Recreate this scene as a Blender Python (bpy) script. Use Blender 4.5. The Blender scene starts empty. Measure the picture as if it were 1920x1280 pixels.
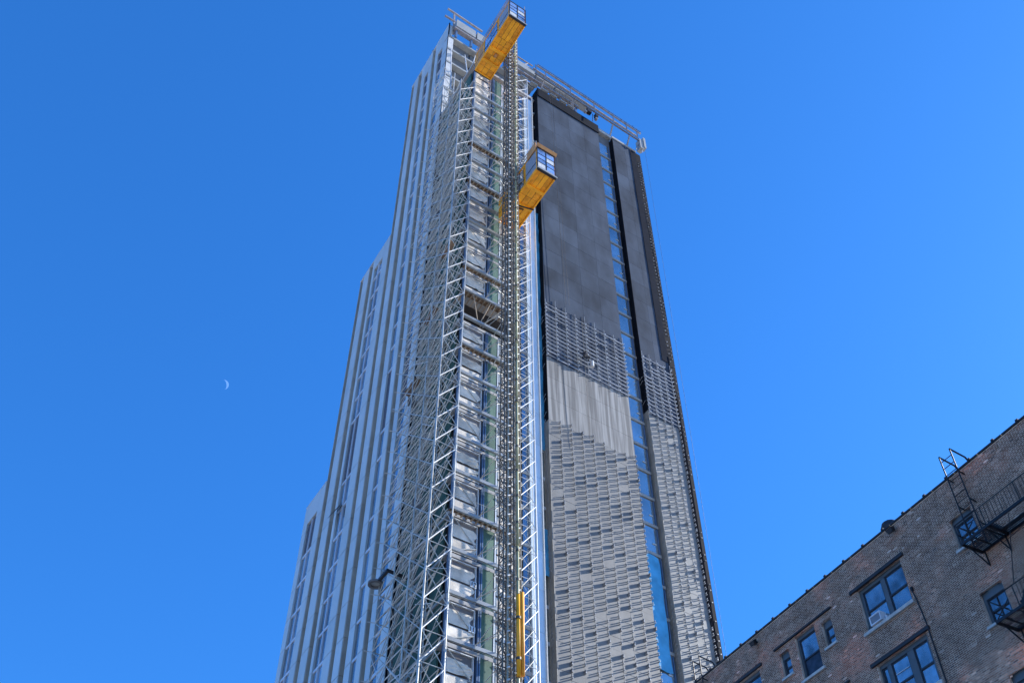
import bpy, math, random
from mathutils import Vector, Matrix
random.seed(7)
S = bpy.context.scene
COL = S.collection
R = math.radians

# ------------------------------------------------------------------ camera, sky, sun, exposure
PITCH = R(47.6)
cam = bpy.data.cameras.new('camera'); co = bpy.data.objects.new('camera', cam); COL.objects.link(co)
co.location = (0, 0, 1.6); co.rotation_euler = (R(90) + PITCH, 0, 0)
cam.sensor_width = 36; cam.lens = 36 * 1960 / 1920; cam.clip_start = .1; cam.clip_end = 12000
S.camera = co
SUN_AZ, SUN_EL = R(69), R(28)
w = bpy.data.worlds.new('World'); S.world = w; w.use_nodes = True
nt = w.node_tree; nt.nodes.clear()
sky = nt.nodes.new('ShaderNodeTexSky'); sky.sky_type = 'NISHITA'; sky.sun_disc = False
sky.sun_elevation = SUN_EL; sky.sun_rotation = SUN_AZ
sky.air_density = 1.0; sky.dust_density = .6; sky.ozone_density = 3.0; sky.altitude = 200
hs = nt.nodes.new('ShaderNodeHueSaturation'); hs.inputs['Saturation'].default_value = 1.22; hs.inputs['Hue'].default_value = .497
bg = nt.nodes.new('ShaderNodeBackground'); bg.inputs['Strength'].default_value = .10
wo = nt.nodes.new('ShaderNodeOutputWorld')
tint = nt.nodes.new('ShaderNodeMix'); tint.data_type = 'RGBA'; tint.blend_type = 'MULTIPLY'; tint.inputs['Factor'].default_value = 1
tint.inputs[7].default_value = (.41, 1.12, 2.12, 1)
gm = nt.nodes.new('ShaderNodeGamma'); gm.inputs['Gamma'].default_value = .72
nt.links.new(sky.outputs[0], hs.inputs['Color']); nt.links.new(hs.outputs[0], gm.inputs[0]); nt.links.new(gm.outputs[0], tint.inputs[6]); nt.links.new(tint.outputs[2], bg.inputs['Color'])
nt.links.new(bg.outputs[0], wo.inputs['Surface'])
sun = bpy.data.lights.new('sun', 'SUN'); sun.energy = 5.0; sun.angle = R(.53); sun.color = (1, .96, .90)
so = bpy.data.objects.new('sun', sun); COL.objects.link(so)
sdir = Vector((math.sin(SUN_AZ) * math.cos(SUN_EL), math.cos(SUN_AZ) * math.cos(SUN_EL), math.sin(SUN_EL)))
so.rotation_euler = sdir.to_track_quat('Z', 'Y').to_euler(); so.location = (60, 20, 80)
S.view_settings.view_transform = 'Standard'; S.view_settings.look = 'None'
S.view_settings.exposure = .97; S.view_settings.gamma = 1; S.view_settings.use_curve_mapping = False
S.render.engine = 'CYCLES'

# ------------------------------------------------------------------ materials
def mat(name, col, rough=.6, metal=0., var=.12, scale=1.5, bump=0., rnd=.06, spec=.5, stretch=None, col2=None, mix=(.45, .6), fine=0.):
    m = bpy.data.materials.new(name); m.use_nodes = True
    n = m.node_tree.nodes; l = m.node_tree.links; p = n['Principled BSDF']
    p.inputs['Roughness'].default_value = rough; p.inputs['Metallic'].default_value = metal
    p.inputs['Specular IOR Level'].default_value = spec
    g = n.new('ShaderNodeNewGeometry'); mp = n.new('ShaderNodeMapping')
    if stretch: mp.inputs['Scale'].default_value = stretch
    l.new(g.outputs['Position'], mp.inputs['Vector'])
    t = n.new('ShaderNodeTexNoise'); t.inputs['Scale'].default_value = scale; t.inputs['Detail'].default_value = 6
    l.new(mp.outputs[0], t.inputs['Vector'])
    r = n.new('ShaderNodeValToRGB')
    c = Vector(col); a = c * (1 - var); b = c * (1 + var)
    if col2: a = c; b = Vector(col2)
    r.color_ramp.elements[0].position = mix[0] - .15 if not col2 else mix[0]
    r.color_ramp.elements[1].position = mix[1] + .05 if not col2 else mix[1]
    r.color_ramp.elements[0].color = (*a, 1); r.color_ramp.elements[1].color = (*b, 1)
    l.new(t.outputs['Fac'], r.inputs['Fac'])
    oi = n.new('ShaderNodeObjectInfo'); mr = n.new('ShaderNodeMapRange')
    mr.inputs['To Min'].default_value = 1 - rnd; mr.inputs['To Max'].default_value = 1 + rnd
    l.new(oi.outputs['Random'], mr.inputs['Value'])
    mm = n.new('ShaderNodeMix'); mm.data_type = 'RGBA'; mm.blend_type = 'MULTIPLY'; mm.inputs['Factor'].default_value = 1
    l.new(r.outputs[0], mm.inputs[6]); l.new(mr.outputs[0], mm.inputs[7])
    l.new(mm.outputs[2], p.inputs['Base Color'])
    if bump:
        t2 = n.new('ShaderNodeTexNoise'); t2.inputs['Scale'].default_value = scale * 6; t2.inputs['Detail'].default_value = 5
        l.new(mp.outputs[0], t2.inputs['Vector'])
        bn = n.new('ShaderNodeBump'); bn.inputs['Strength'].default_value = bump; bn.inputs['Distance'].default_value = .03
        l.new(t2.outputs['Fac'], bn.inputs['Height']); l.new(bn.outputs[0], p.inputs['Normal'])
    return m
M = {}
M['cladding'] = mat('pale aluminium cladding', (.54, .59, .58), .40, .15, .08, .25, rnd=.05, bump=.02)
M['return'] = mat('grey groove cladding', (.38, .36, .31), .6, .0, .12, .6, rnd=.08)
M['joint'] = mat('dark joint', (.03, .035, .04), .8)
M['louvre'] = mat('louvre', (.10, .09, .10), .6, .2, .2, 3)
M['glass'] = mat('blue coated glass', (.30, .34, .38), .06, .75, .25, .22, rnd=.18)
M['glassr'] = mat('blue glass right', (.34, .42, .45), .08, .7, .25, .3, rnd=.15)
M['bar'] = mat('spandrel aluminium', (.62, .68, .74), .4, .2, .06, 1)
M['spandrel'] = mat('grey spandrel', (.34, .32, .28), .5, .1, .1, 1)
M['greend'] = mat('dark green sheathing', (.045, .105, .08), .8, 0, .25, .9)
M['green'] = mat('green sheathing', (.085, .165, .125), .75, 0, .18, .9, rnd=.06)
M['slab'] = mat('concrete slab', (.42, .41, .39), .85, 0, .15, 1.2)
M['darkroom'] = mat('unfinished interior', (.06, .055, .055), .9, 0, .4, .7)
M['white'] = mat('white insulation sheet', (.56, .56, .54), .6, 0, .10, 1.4, bump=.5)
M['graywall'] = mat('grey sheathing', (.16, .155, .15), .8, 0, .15, 1)
M['steel'] = mat('galvanised tube', (.52, .51, .46), .42, .45, .18, 2.5, rnd=.12)
M['steelw'] = mat('bright galvanised tube', (.62, .62, .61), .45, .2, .1, 2.5, rnd=.1)
M['walk'] = mat('aluminium walkway beam', (.36, .38, .38), .4, .4, .12, .8)
M['wood'] = mat('scaffold timber', (.24, .16, .10), .85, 0, .3, 1.4, rnd=.25)
M['joist'] = mat('pale timber joist', (.38, .30, .22), .8, 0, .2, 2, rnd=.2)
M['film'] = mat('white film and painted glare', (.74, .66, .55), .5, 0, .28, 1.1, bump=.4, rnd=.12)  # loose film higher up; lower patches have sunlit reflections put into the colour
M['winglass'] = mat('grey unwashed glass', (.27, .25, .25), .3, .2, .2, .6, rnd=.15)
M['frameblue'] = mat('blue grey frame', (.12, .19, .30), .45, .3, .1, 2)
M['framew'] = mat('white frame', (.66, .70, .72), .45, .1, .1, 2)
M['pil'] = mat('pale blue pilaster', (.60, .68, .72), .38, .2, .08, .5)
M['bluefilm'] = mat('blue protective film', (.07, .33, .55), .35, 0, .25, .8, bump=.4)
M['black'] = mat('black membrane', (.009, .011, .016), .8, 0, .3, 2, spec=.1)
M['navy'] = mat('navy shade and rails', (.014, .018, .028), .95, 0, .15, 1.2, spec=.05)  # dark colour standing in for cast shade on mesh; also on the corner rails
M['meshup'] = mat('dark grey mesh sheet', (.050, .066, .092), .9, 0, .3, .5, rnd=.16, spec=.12, bump=.25, stretch=(1, 1, .45))
M['meshmid'] = mat('streaked grey sheet', (.125, .125, .122), .75, 0, .3, 2.6, rnd=.07, stretch=(1, 1, .05), col2=(.30, .297, .285), mix=(.42, .62))
M['meshlow'] = mat('mill grey cladding plate', (.165, .164, .158), .65, 0, .16, .8, rnd=.035, bump=.1, stretch=(1, 1, .6))
M['meshlow2'] = mat('pale cladding plate', (.185, .188, .182), .65, 0, .16, .8, rnd=.04)
M['clip'] = mat('bare aluminium clip', (.38, .39, .40), .45, .3, .1, 3)
M['clipd'] = mat('dark clip plate', (.11, .12, .14), .6, .2, .15, 3)
M['yellow'] = mat('hoist yellow paint', (.98, .42, .014), .5, 0, .16, 1.4, rnd=.1, bump=.1)
M['yellowd'] = mat('worn yellow paint', (.80, .32, .014), .6, 0, .25, 2.2, rnd=.12)
M['orange'] = mat('orange plywood', (.55, .27, .10), .7, 0, .2, 2)
M['sleeve'] = mat('orange padding', (.95, .36, .03), .6, 0, .1, 2)
M['blackm'] = mat('black steel', (.02, .02, .022), .5, .2, .2, 3)
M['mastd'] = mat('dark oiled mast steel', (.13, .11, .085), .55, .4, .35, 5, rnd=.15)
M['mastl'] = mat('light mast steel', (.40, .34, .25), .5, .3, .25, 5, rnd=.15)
M['olive'] = mat('olive pipe', (.36, .35, .20), .5, .1, .18, 2)
M['hglass'] = mat('hoist pane', (.50, .60, .72), .12, .7, .35, 1.1, rnd=.3)
M['meshgrey'] = mat('grey expanded mesh', (.33, .34, .36), .6, .3, .15, 3)
M['rail'] = mat('weathered rail steel', (.33, .30, .29), .6, .3, .25, 2, rnd=.1)
M['parapet'] = mat('pale parapet', (.34, .35, .34), .6, 0, .12, 1)
M['red'] = mat('red net', (.42, .07, .06), .8)
M['asphalt'] = mat('asphalt', (.05, .05, .052), .9, 0, .2, .5, bump=.3)
M['paving'] = mat('concrete paving', (.42, .40, .37), .9, 0, .12, .8, bump=.2)
M['roof'] = mat('roof felt', (.08, .08, .08), .9)
M['lintel'] = mat('black lintel steel', (.022, .022, .026), .6, .1, .2, 3)
M['stone'] = mat('pale sill stone', (.48, .47, .43), .85, 0, .18, 3, bump=.2)
M['sash'] = mat('dark painted sash', (.085, .095, .10), .5, 0, .15, 2)
M['sashb'] = mat('black sash', (.02, .022, .03), .45)
M['bglass'] = mat('old window glass', (.28, .31, .33), .06, .8, .45, 1.4, rnd=.25)
M['dglass'] = mat('dark insect screen', (.030, .035, .05), .4, .3, .5, 4)
M['iron'] = mat('black wrought iron', (.012, .012, .015), .55, .2, .3, 6)
M['acw'] = mat('white plastic', (.70, .71, .72), .5)
M['acg'] = mat('grille', (.20, .21, .23), .6)
M['mortar'] = mat('sooty mortar', (.60, .46, .35), .95, 0, .25, 2.5)
M['navycloth'] = mat('dark work clothes', (.02, .022, .03), .8)
M['skin'] = mat('skin', (.42, .26, .18), .6)

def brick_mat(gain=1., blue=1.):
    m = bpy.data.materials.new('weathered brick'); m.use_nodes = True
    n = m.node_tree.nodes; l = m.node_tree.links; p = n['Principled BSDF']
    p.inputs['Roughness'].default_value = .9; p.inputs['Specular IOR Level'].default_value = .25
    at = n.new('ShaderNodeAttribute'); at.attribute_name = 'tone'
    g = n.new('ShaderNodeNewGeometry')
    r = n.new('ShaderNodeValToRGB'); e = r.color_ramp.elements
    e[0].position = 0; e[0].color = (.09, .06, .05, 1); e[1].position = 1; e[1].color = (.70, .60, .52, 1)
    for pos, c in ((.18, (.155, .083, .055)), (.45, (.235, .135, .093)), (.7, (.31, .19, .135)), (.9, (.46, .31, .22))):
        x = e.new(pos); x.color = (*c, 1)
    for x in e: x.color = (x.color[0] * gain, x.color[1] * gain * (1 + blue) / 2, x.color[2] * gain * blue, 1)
    l.new(at.outputs['Fac'], r.inputs['Fac'])
    def noise(sc, lo, hi, c0, c1, mode):
        t = n.new('ShaderNodeTexNoise'); t.inputs['Scale'].default_value = sc; t.inputs['Detail'].default_value = 7
        l.new(g.outputs['Position'], t.inputs['Vector'])
        q = n.new('ShaderNodeValToRGB'); q.color_ramp.elements[0].position = lo; q.color_ramp.elements[1].position = hi
        q.color_ramp.elements[0].color = (*c0, 1); q.color_ramp.elements[1].color = (*c1, 1)
        l.new(t.outputs['Fac'], q.inputs['Fac'])
        x = n.new('ShaderNodeMix'); x.data_type = 'RGBA'; x.blend_type = mode; x.inputs['Factor'].default_value = 1
        l.new(q.outputs[0], x.inputs[7]); return x
    soot = noise(.55, .38, .66, (.55, .55, .57), (1.22, 1.2, 1.18), 'MULTIPLY')
    red = noise(.55, .50, .66, (1, 1, 1), (1.45, .84, .70), 'MULTIPLY')
    fine = noise(14, .3, .8, (.75, .75, .75), (1.25, 1.25, 1.25), 'MULTIPLY')
    l.new(r.outputs[0], soot.inputs[6]); l.new(soot.outputs[2], red.inputs[6]); l.new(red.outputs[2], fine.inputs[6])
    l.new(fine.outputs[2], p.inputs['Base Color'])
    return m
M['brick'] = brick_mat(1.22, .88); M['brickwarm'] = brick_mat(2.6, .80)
def brick_tex():
    m = bpy.data.materials.new('brick courses'); m.use_nodes = True
    n = m.node_tree.nodes; l = m.node_tree.links; p = n['Principled BSDF']; p.inputs['Roughness'].default_value = .9
    tc = n.new('ShaderNodeTexCoord'); b = n.new('ShaderNodeTexBrick')
    b.inputs['Color1'].default_value = (.15, .12, .11, 1); b.inputs['Color2'].default_value = (.21, .18, .17, 1)
    b.inputs['Mortar'].default_value = (.2, .19, .18, 1); b.inputs['Scale'].default_value = 1
    b.inputs['Brick Width'].default_value = .213; b.inputs['Row Height'].default_value = .0717; b.inputs['Mortar Size'].default_value = .01
    mp = n.new('ShaderNodeMapping'); mp.inputs['Rotation'].default_value = (R(90), 0, 0)
    l.new(tc.outputs['Object'], mp.inputs[0]); l.new(mp.outputs[0], b.inputs['Vector']); l.new(b.outputs[0], p.inputs['Base Color'])
    return m
M['bricktex'] = brick_tex()

# ------------------------------------------------------------------ frames of reference
class Frame:
    def __init__(s, org, ax, ay):
        s.o = Vector(org); s.x = Vector((*ax, 0)); s.y = Vector((*ay, 0)); s.z = Vector((0, 0, 1))
    def v(s, a, b, z): return s.x * a + s.y * b + s.z * z      # relative to the thing's origin (kept at s.o)
tR, tL, tB = R(55.5), R(30.8), R(27.6)
T = Frame((-3.9, 54.0, 0), (math.sin(tR), math.cos(tR)), (-math.sin(tL), math.cos(tL)))     # a = along the right face, b = into depth
nB = (math.cos(tB), math.sin(tB))
B = Frame((29 * nB[0], 29 * nB[1], 0), (-math.sin(tB), math.cos(tB)), (-nB[0], -nB[1]))     # a = along the wall, b = out of the wall

def link(o, parent=None):
    COL.objects.link(o)
    if parent: o.parent = parent
    return o
def root(name, label, cat, fr=T, group=None, at=None):
    o = bpy.data.objects.new(name, None); o.empty_display_size = .3
    o.location = fr.o if at is None else at
    o['label'] = label; o['category'] = cat
    if group: o['group'] = group
    return link(o)
def mesh(name, vs, fs, m):
    me = bpy.data.meshes.new(name); me.from_pydata([tuple(v) for v in vs], [], fs); me.update()
    if m: me.materials.append(m)
    return me
BOXF = [(0, 1, 3, 2), (4, 6, 7, 5), (0, 4, 5, 1), (2, 3, 7, 6), (0, 2, 6, 4), (1, 5, 7, 3)]
def boxv(fr, b):
    a0, a1, b0, b1, z0, z1 = b
    return [fr.v(a, bb, z) for a in (a0, a1) for bb in (b0, b1) for z in (z0, z1)]
_cache = {}
def solid(name, boxes, m, parent=None, fr=T, kind=None, label=None):
    vs, fs = [], []
    for b in boxes:
        k = len(vs); vs += boxv(fr, b); fs += [tuple(i + k for i in f) for f in BOXF]
    o = bpy.data.objects.new(name, mesh(name, vs, fs, m))
    if parent is None: o.location = fr.o
    if kind: o['kind'] = kind
    if label: o['label'] = label
    return link(o, parent)
def poly(name, vs, fs, m, parent=None, kind=None, label=None, smooth=False):
    me = mesh(name, vs, fs, m)
    if smooth: me.polygons.foreach_set('use_smooth', [True] * len(me.polygons))
    o = bpy.data.objects.new(name, me)
    if kind: o['kind'] = kind
    if label: o['label'] = label
    return link(o, parent)
def boxes(name, bl, m, parent, fr=T, limit=290, key=None):
    """boxes as single parts sharing mesh data; the rest past the limit as one stuff part"""
    bl = sorted(bl, key=key or (lambda b: (b[4] < 31, b[4])))
    for b in bl[:limit]:
        d = (round(b[1] - b[0], 3), round(b[3] - b[2], 3), round(b[5] - b[4], 3)); k = (name, m.name, id(fr), d)
        if k not in _cache:
            _cache[k] = mesh(name, boxv(fr, (0, d[0], 0, d[1], 0, d[2])), BOXF, m)
        o = bpy.data.objects.new(name, _cache[k]); o.location = fr.v(b[0], b[2], b[4]); link(o, parent)
    if bl[limit:]: solid(name, bl[limit:], m, parent, fr, kind='stuff')
def tubev(p, q, r, n=6):
    d = (q - p).normalized(); u = d.orthogonal().normalized(); w_ = d.cross(u)
    return [c + (u * math.cos(t) + w_ * math.sin(t)) * r for c in (p, q) for t in [2 * math.pi * i / n for i in range(n)]]
def tubef(n=6): return [(i, (i + 1) % n, n + (i + 1) % n, n + i) for i in range(n)] + [tuple(range(n))[::-1], tuple(range(n, 2 * n))]
def tubes(name, tl, r, m, parent, fr=T, limit=290, n=6, raw=False):
    """tl: list of ((a,b,z),(a,b,z))"""
    tl = sorted(tl, key=lambda t: (min(t[0][2], t[1][2]) < 29, min(t[0][2], t[1][2])))
    for t in tl[:limit]:
        p, q = (fr.v(*t[0]), fr.v(*t[1])); L = (q - p).length
        k = ('tube', name, m.name, r, round(L, 2), n)
        if k not in _cache:
            _cache[k] = mesh(name, tubev(Vector((0, 0, 0)), Vector((0, 0, round(L, 2))), r, n), tubef(n), m)
        o = bpy.data.objects.new(name, _cache[k]); o.location = p
        o.rotation_mode = 'QUATERNION'; o.rotation_quaternion = (q - p).to_track_quat('Z', 'Y'); link(o, parent)
    if tl[limit:]:
        vs, fs = [], []
        for t in tl[limit:]:
            k = len(vs); vs += tubev(fr.v(*t[0]), fr.v(*t[1]), r, n); fs += [tuple(i + k for i in f) for f in tubef(n)]
        poly(name, vs, fs, m, parent, kind='stuff')
def text(name, body, size, m, parent, P, X, Z):
    cu = bpy.data.curves.new(name, 'FONT'); cu.body = body; cu.size = size; cu.extrude = .01; cu.align_x = 'CENTER'
    tmp = bpy.data.objects.new('tmp', cu); COL.objects.link(tmp)
    dg = bpy.context.evaluated_depsgraph_get(); me = bpy.data.meshes.new_from_object(tmp.evaluated_get(dg))
    bpy.data.objects.remove(tmp); me.materials.clear(); me.materials.append(m)
    o = bpy.data.objects.new(name, me); X = X.normalized(); Z = Z.normalized(); N = X.cross(Z)
    mt = Matrix((X, Z, N)).transposed().to_4x4(); mt.translation = P; o.matrix_local = mt; link(o, parent)
    return o

# ------------------------------------------------------------------ ground
def ground(name, vs, m, z):
    o = poly(name, [Vector((x, y, z)) for x, y in vs], [tuple(range(len(vs)))], m, kind='structure'); return o
ground('ground', [(-4000, -4000), (4000, -4000), (4000, 4000), (-4000, 4000)], M['paving'], -.02)
ground('road', [(-14, -300), (-2, -300), (-2, 48), (-14, 48)], M['asphalt'], -.012)
ground('cross_road', [(-300, -26), (300, -26), (300, -12), (-300, -12)], M['asphalt'], -.008)

# ------------------------------------------------------------------ THE TOWER
tower = root('high_rise_tower', 'tall stepped high rise under construction, pale fins at left, grey mesh at right', 'building')
F0 = 3.14
ZR = 125.6                                                     # roof slab of the main wall
# cores (massive body behind the skins)
solid('core', [(.6, 30.2, 8.9, 18.3, 0, 125.2), (.9, 30, 18.3, 25.9, 0, 95.2), (.9, 30, 25.9, 31.1, 0, 65.4)], M['graywall'], tower)
# ---- left face: columns of panels, windows and grooves.   (b0, b1, kind)
cols = [(8.02, 9.44, 'p'), (9.44, 10.64, 'w1'), (10.64, 11.5, 'p'), (11.5, 12.4, 'g'), (12.4, 13.31, 'p'), (13.31, 14.34, 'w1'),
        (14.34, 15.41, 'p'), (15.41, 16.5, 'g'), (16.5, 17.75, 'p'), (17.75, 18.6, 'g'),
        (18.6, 20.14, 'p'), (20.14, 22.27, 'w2'), (22.27, 22.85, 'p'), (22.85, 23.94, 'g'), (23.94, 25.5, 'p'), (25.5, 26.5, 'g'),
        (26.5, 27.89, 'p'), (27.89, 30.22, 'w2'), (30.22, 31.32, 'p')]
lev = [43.85 + 3.1 * k for k in range(-8, 7)]                  # up to 62.45
lev += [69.9 + 3.1 * k for k in range(0, 20)]
def top_of(b): return 128.9 if b < 18.6 else (95.7 if b < 26.5 else 65.9)
panels, returns, panes, louvres, bars, mull = [], [], [], [], [], []
for (b0, b1, k) in cols:
    zt = top_of((b0 + b1) / 2)
    L = [z for z in lev if z < zt - 1.2] + [zt]
    if k == 'p':
        for i in range(len(L) - 1):
            panels.append((-.14, .35, b0 + .012, b1 - .012, L[i] + .03, L[i + 1] - .03))
    elif k == 'g':
        zt2 = min(zt, 128.9); Lg = L
        for i in range(len(Lg) - 1):
            returns.append((.5, .7, b0, b1, Lg[i] + .02, Lg[i + 1] - .02))
            returns.append((-.10, .5, b1 - .10, b1 - .015, Lg[i] + .02, Lg[i + 1] - .02))
    else:
        zw = zt - (4.0 if zt > 100 else (2.2 if zt > 90 else 2.6))
        Lw = [z for z in L if z < zw - 1] + [zw]
        panels.append((-.14, .35, b0 + .012, b1 - .012, zw + .02, zt))
        ms = [b0, (b0 + b1) / 2, b1] if k == 'w2' else [b0, b1]
        for i in range(len(Lw) - 1):
            z0, z1 = Lw[i], Lw[i + 1]
            lou = (60 < z0 < 65 and b0 < 27) or (b0 > 27 and z0 > 59) or (zt > 100 and z0 > 117)
            for j in range(len(ms) - 1):
                q = (.02, .10, ms[j] + .06, ms[j + 1] - .06, z0 + .12, z1 - .12)
                if lou: louvres.append(q)
                else: panes.append(q)
            bars.append((-.06, .16, b0 + .01, b1 - .01, z0 - .11, z0 + .11))
            for j in range(1, len(ms) - 1): mull.append((-.10, .16, ms[j] - .055, ms[j] + .055, z0 + .11, z1 - .11))
        solid('backing', [(.15, .4, b0, b1, 0, zw)], M['joint'], tower)
boxes('cladding_panel', panels, M['cladding'], tower)
boxes('return_panel', returns, M['return'], tower)
boxes('window_pane', panes, M['glass'], tower)
boxes('louvre_panel', louvres, M['louvre'], tower)
boxes('spandrel_bar', bars, M['bar'], tower)
boxes('mullion', mull, M['bar'], tower)
# plain lower skin and roof cappings
solid('lower_cladding', [(-.12, .35, 8.02, 31.3, 0, 19)], M['cladding'], tower)
boxes('roof_coping', [(-.16, .9, 8.02, 18.55, 128.92, 129.0), (-.16, .9, 18.62, 26.48, 95.72, 95.8), (-.16, .9, 26.55, 31.34, 65.92, 66.0)], M['bar'], tower)
solid('edge_trim', [(-.17, -.03, 7.88, 8.0, 22, 129.1)], M['black'], tower, label='thin black edge of the pale cladding')
# an opened awning window
poly('awning_sash', [T.v(-.05, 21.25, 59.9), T.v(-.05, 22.2, 59.9), T.v(-.95, 22.2, 58.2), T.v(-.95, 21.25, 58.2),
                     T.v(-.02, 21.25, 59.95), T.v(-.02, 22.2, 59.95), T.v(-.92, 22.2, 58.25), T.v(-.92, 21.25, 58.25)],
     [(0, 1, 2, 3), (7, 6, 5, 4), (0, 4, 5, 1), (1, 5, 6, 2), (2, 6, 7, 3), (3, 7, 4, 0)], M['louvre'], tower, label='window tilted open, dark beneath')
# ---- bay: projecting block a 0..7.6, b 0.6..8, up to z 106
ZB = 106.2
solid('bay_core', [(.75, 7.5, 1.3, 8.6, 0, 63.9), (.75, 7.5, 3.6, 8.6, 63.9, 66.95), (.75, 7.5, 1.3, 8.6, 66.95, ZB)], M['darkroom'], tower)
wl = [35.05 + 3.2 * k for k in range(-3, 23)]                   # walkway levels
MECH = 63.85
greens, sA, fr_w, fr_b, slabs, films, rooms = [], [], [], [], [], [], []
for i, z in enumerate(wl):
    z1 = min(z + 3.2, ZB)
    if z >= ZB - 1: continue
    slabs.append((.05, 7.55, .62, 1.3, z - .02, z + .26))
    mech = abs(z - MECH) < .5
    if not mech:
        greens.append((2.76, 3.66, .62, .72, z + .28, z1 - .04))
        for (x0, x1) in ((.42, 2.5), (3.78, 5.95)):
            sA.append((x0, x1, .78, .84, z + .34, z1 - .10))
            fr_w += [(x0 - .06, x0 + .04, .60, .80, z + .28, z1 - .04), (x1 - .2, x1 - .13, .62, .80, z + .36, z1 - .12)]
            fr_w.append((x0 + .04, x1 - .13, .66, .80, z1 - .17, z1 - .09))
            fr_w.append((x0 + .04, x1 - .2, .72, .78, z + 1.46, z + 1.51))
        fr_b += [(2.52, 2.60, .50, .80, z + .28, z1 - .04), (2.66, 2.75, .50, .80, z + .28, z1 - .04)]
boxes('green_sheathing', greens, M['green'], tower)
boxes('bay_pane', sA, M['winglass'], tower)
boxes('window_frame', fr_w, M['framew'], tower)
boxes('blue_post', fr_b, M['frameblue'], tower)
boxes('floor_edge', slabs, M['slab'], tower)
solid('corner_column', [(.18, .34, .5, .72, 0, ZB), (7.5, 7.6, .5, .9, 0, ZB)], M['frameblue'], tower)
# white film, crumpled higher up; flat lower patches paint sunlit reflections on the panes
def sheet(x0, x1, z0, z1, bb, crump, seed):
    """film sheet and painted glare patch on the pane: straight left edge, wavy free right edge, creased when loose"""
    rr = random.Random(seed); NX, NZ = 7, 9; vs, fs = [], []
    w_ = (x1 - x0); ph1, ph2 = rr.random() * 6, rr.random() * 6; fx = rr.uniform(.80, .98)
    for j in range(NZ + 1):
        t = j / NZ; z = z0 + (z1 - z0) * (t * (.98 if not crump else .9))
        right = fx + .05 * math.sin(2.2 * t * math.pi + ph1) + .05 * math.sin(7 * t + ph2) - (.12 * t if seed % 3 else 0)
        for i in range(NX + 1):
            u_ = i / NX
            d_ = (.10 * math.sin(5 * u_ + 3.3 * t + ph2) + rr.uniform(-.06, .06)) * (1 if crump else .12) * (.2 + u_)
            vs.append(T.v(x0 + w_ * min(right, .93) * u_, bb - .03 - abs(d_), z - (.12 * u_ * t if crump else 0)))
    for j in range(NZ):
        for i in range(NX):
            k = j * (NX + 1) + i; fs.append((k, k + 1, k + NX + 2, k + NX + 1))
    return vs, fs
n = 0
for z in wl:
    if z >= ZB - 3 or abs(z - MECH) < .5: continue
    for (x0, x1) in ((.48, 2.42), (3.84, 5.9)):
        n += 1
        vs, fs = sheet(x0, x1, z + .36, z + 1.42, .655, z > 66 and n % 2 == 0, n)
        poly('film_glare_patch', vs, fs, M['film'], tower)
        vs, fs = sheet(x0, x1, z + 1.56, z + (2.95 if z > 66 else 2.6), .655, z > 55 or n % 5 == 0, n)
        poly('film_glare_patch', vs, fs, M['film'], tower)
# thin diagonal braces inside the panes
dg_ = []
for i, z in enumerate(wl):
    if z >= ZB - 3 or abs(z - MECH) < .5: continue
    for (x0, x1) in ((.48, 2.3), (3.84, 5.7)):
        if (i + int(x0)) % 3 != 1: dg_.append(((x0, .56, z + 3.0), (x1, .56, z + 1.25)))
        if (i + int(x0)) % 2: dg_.append(((x0, .56, z + .5), (x1, .56, z + 1.2)))
tubes('window_brace', dg_, .03, M['steel'], tower)
# recessed service floor with timber soffit

# floor numbers
for (z, s_) in ((38.25, '12'), (35.05, '11')):
    for x in (2.12, 4.5):
        solid('number_plate', [(x - .24, x + .24, .54, .58, z + 1.42, z + 1.86)], M['framew'], tower)
        text('floor_number', s_, .42, M['blackm'], tower, T.v(x, .52, z + 1.5), T.x, T.z)
# side wall of the bay (behind the scaffold): green sheathing, dark openings, slab edges
gs, op, se = [], [], []
for z in [35.05 + 3.2 * k for k in range(-3, 23)]:
    z1 = z + 3.2
    if z > ZB - 1: continue
    se.append((.06, .75, 1.32, 8.0, z - .02, z + .2))
    for (y0, y1) in ((1.35, 2.9), (3.5, 5.2), (6.2, 7.6)): gs.append((.16, .3, y0, y1, z + .22, min(z1, ZB) - .04))
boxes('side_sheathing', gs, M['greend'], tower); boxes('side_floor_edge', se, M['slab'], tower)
solid('side_wall', [(.45, .75, 1.3, 8.5, 0, ZB)], M['darkroom'], tower)
solid('bay_roof', [(0, 7.6, .5, 8.4, ZB, ZB + .35)], M['slab'], tower)
# pilaster of pale panels at the right end of the bay
pl, bl_, ln = [], [], []
for z in wl:
    if z > ZB - 1: continue
    z1 = min(z + 3.2, ZB)
    pl += [(6.62, 7.0, .47, .9, z + .01, z1 - .01), (7.02, 7.6, .44, .9, z + .01, z1 - .01)]
    bl_.append((6.05, 6.58, .66, .8, z + .3, z1 - .05))
boxes('pilaster_panel', pl, M['pil'], tower); boxes('narrow_pane', bl_, M['glass'], tower)
solid('pilaster_edge', [(7.60, 7.66, .33, .9, 20, ZB)], M['white'], tower)
# ---- main right wall (set back at b = 8)
ml = [46.4 + F0 * k for k in range(-8, 26)]                     # floor levels of the right wall
ml = [z for z in ml if z < ZR + .2]
main_w = []
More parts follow.
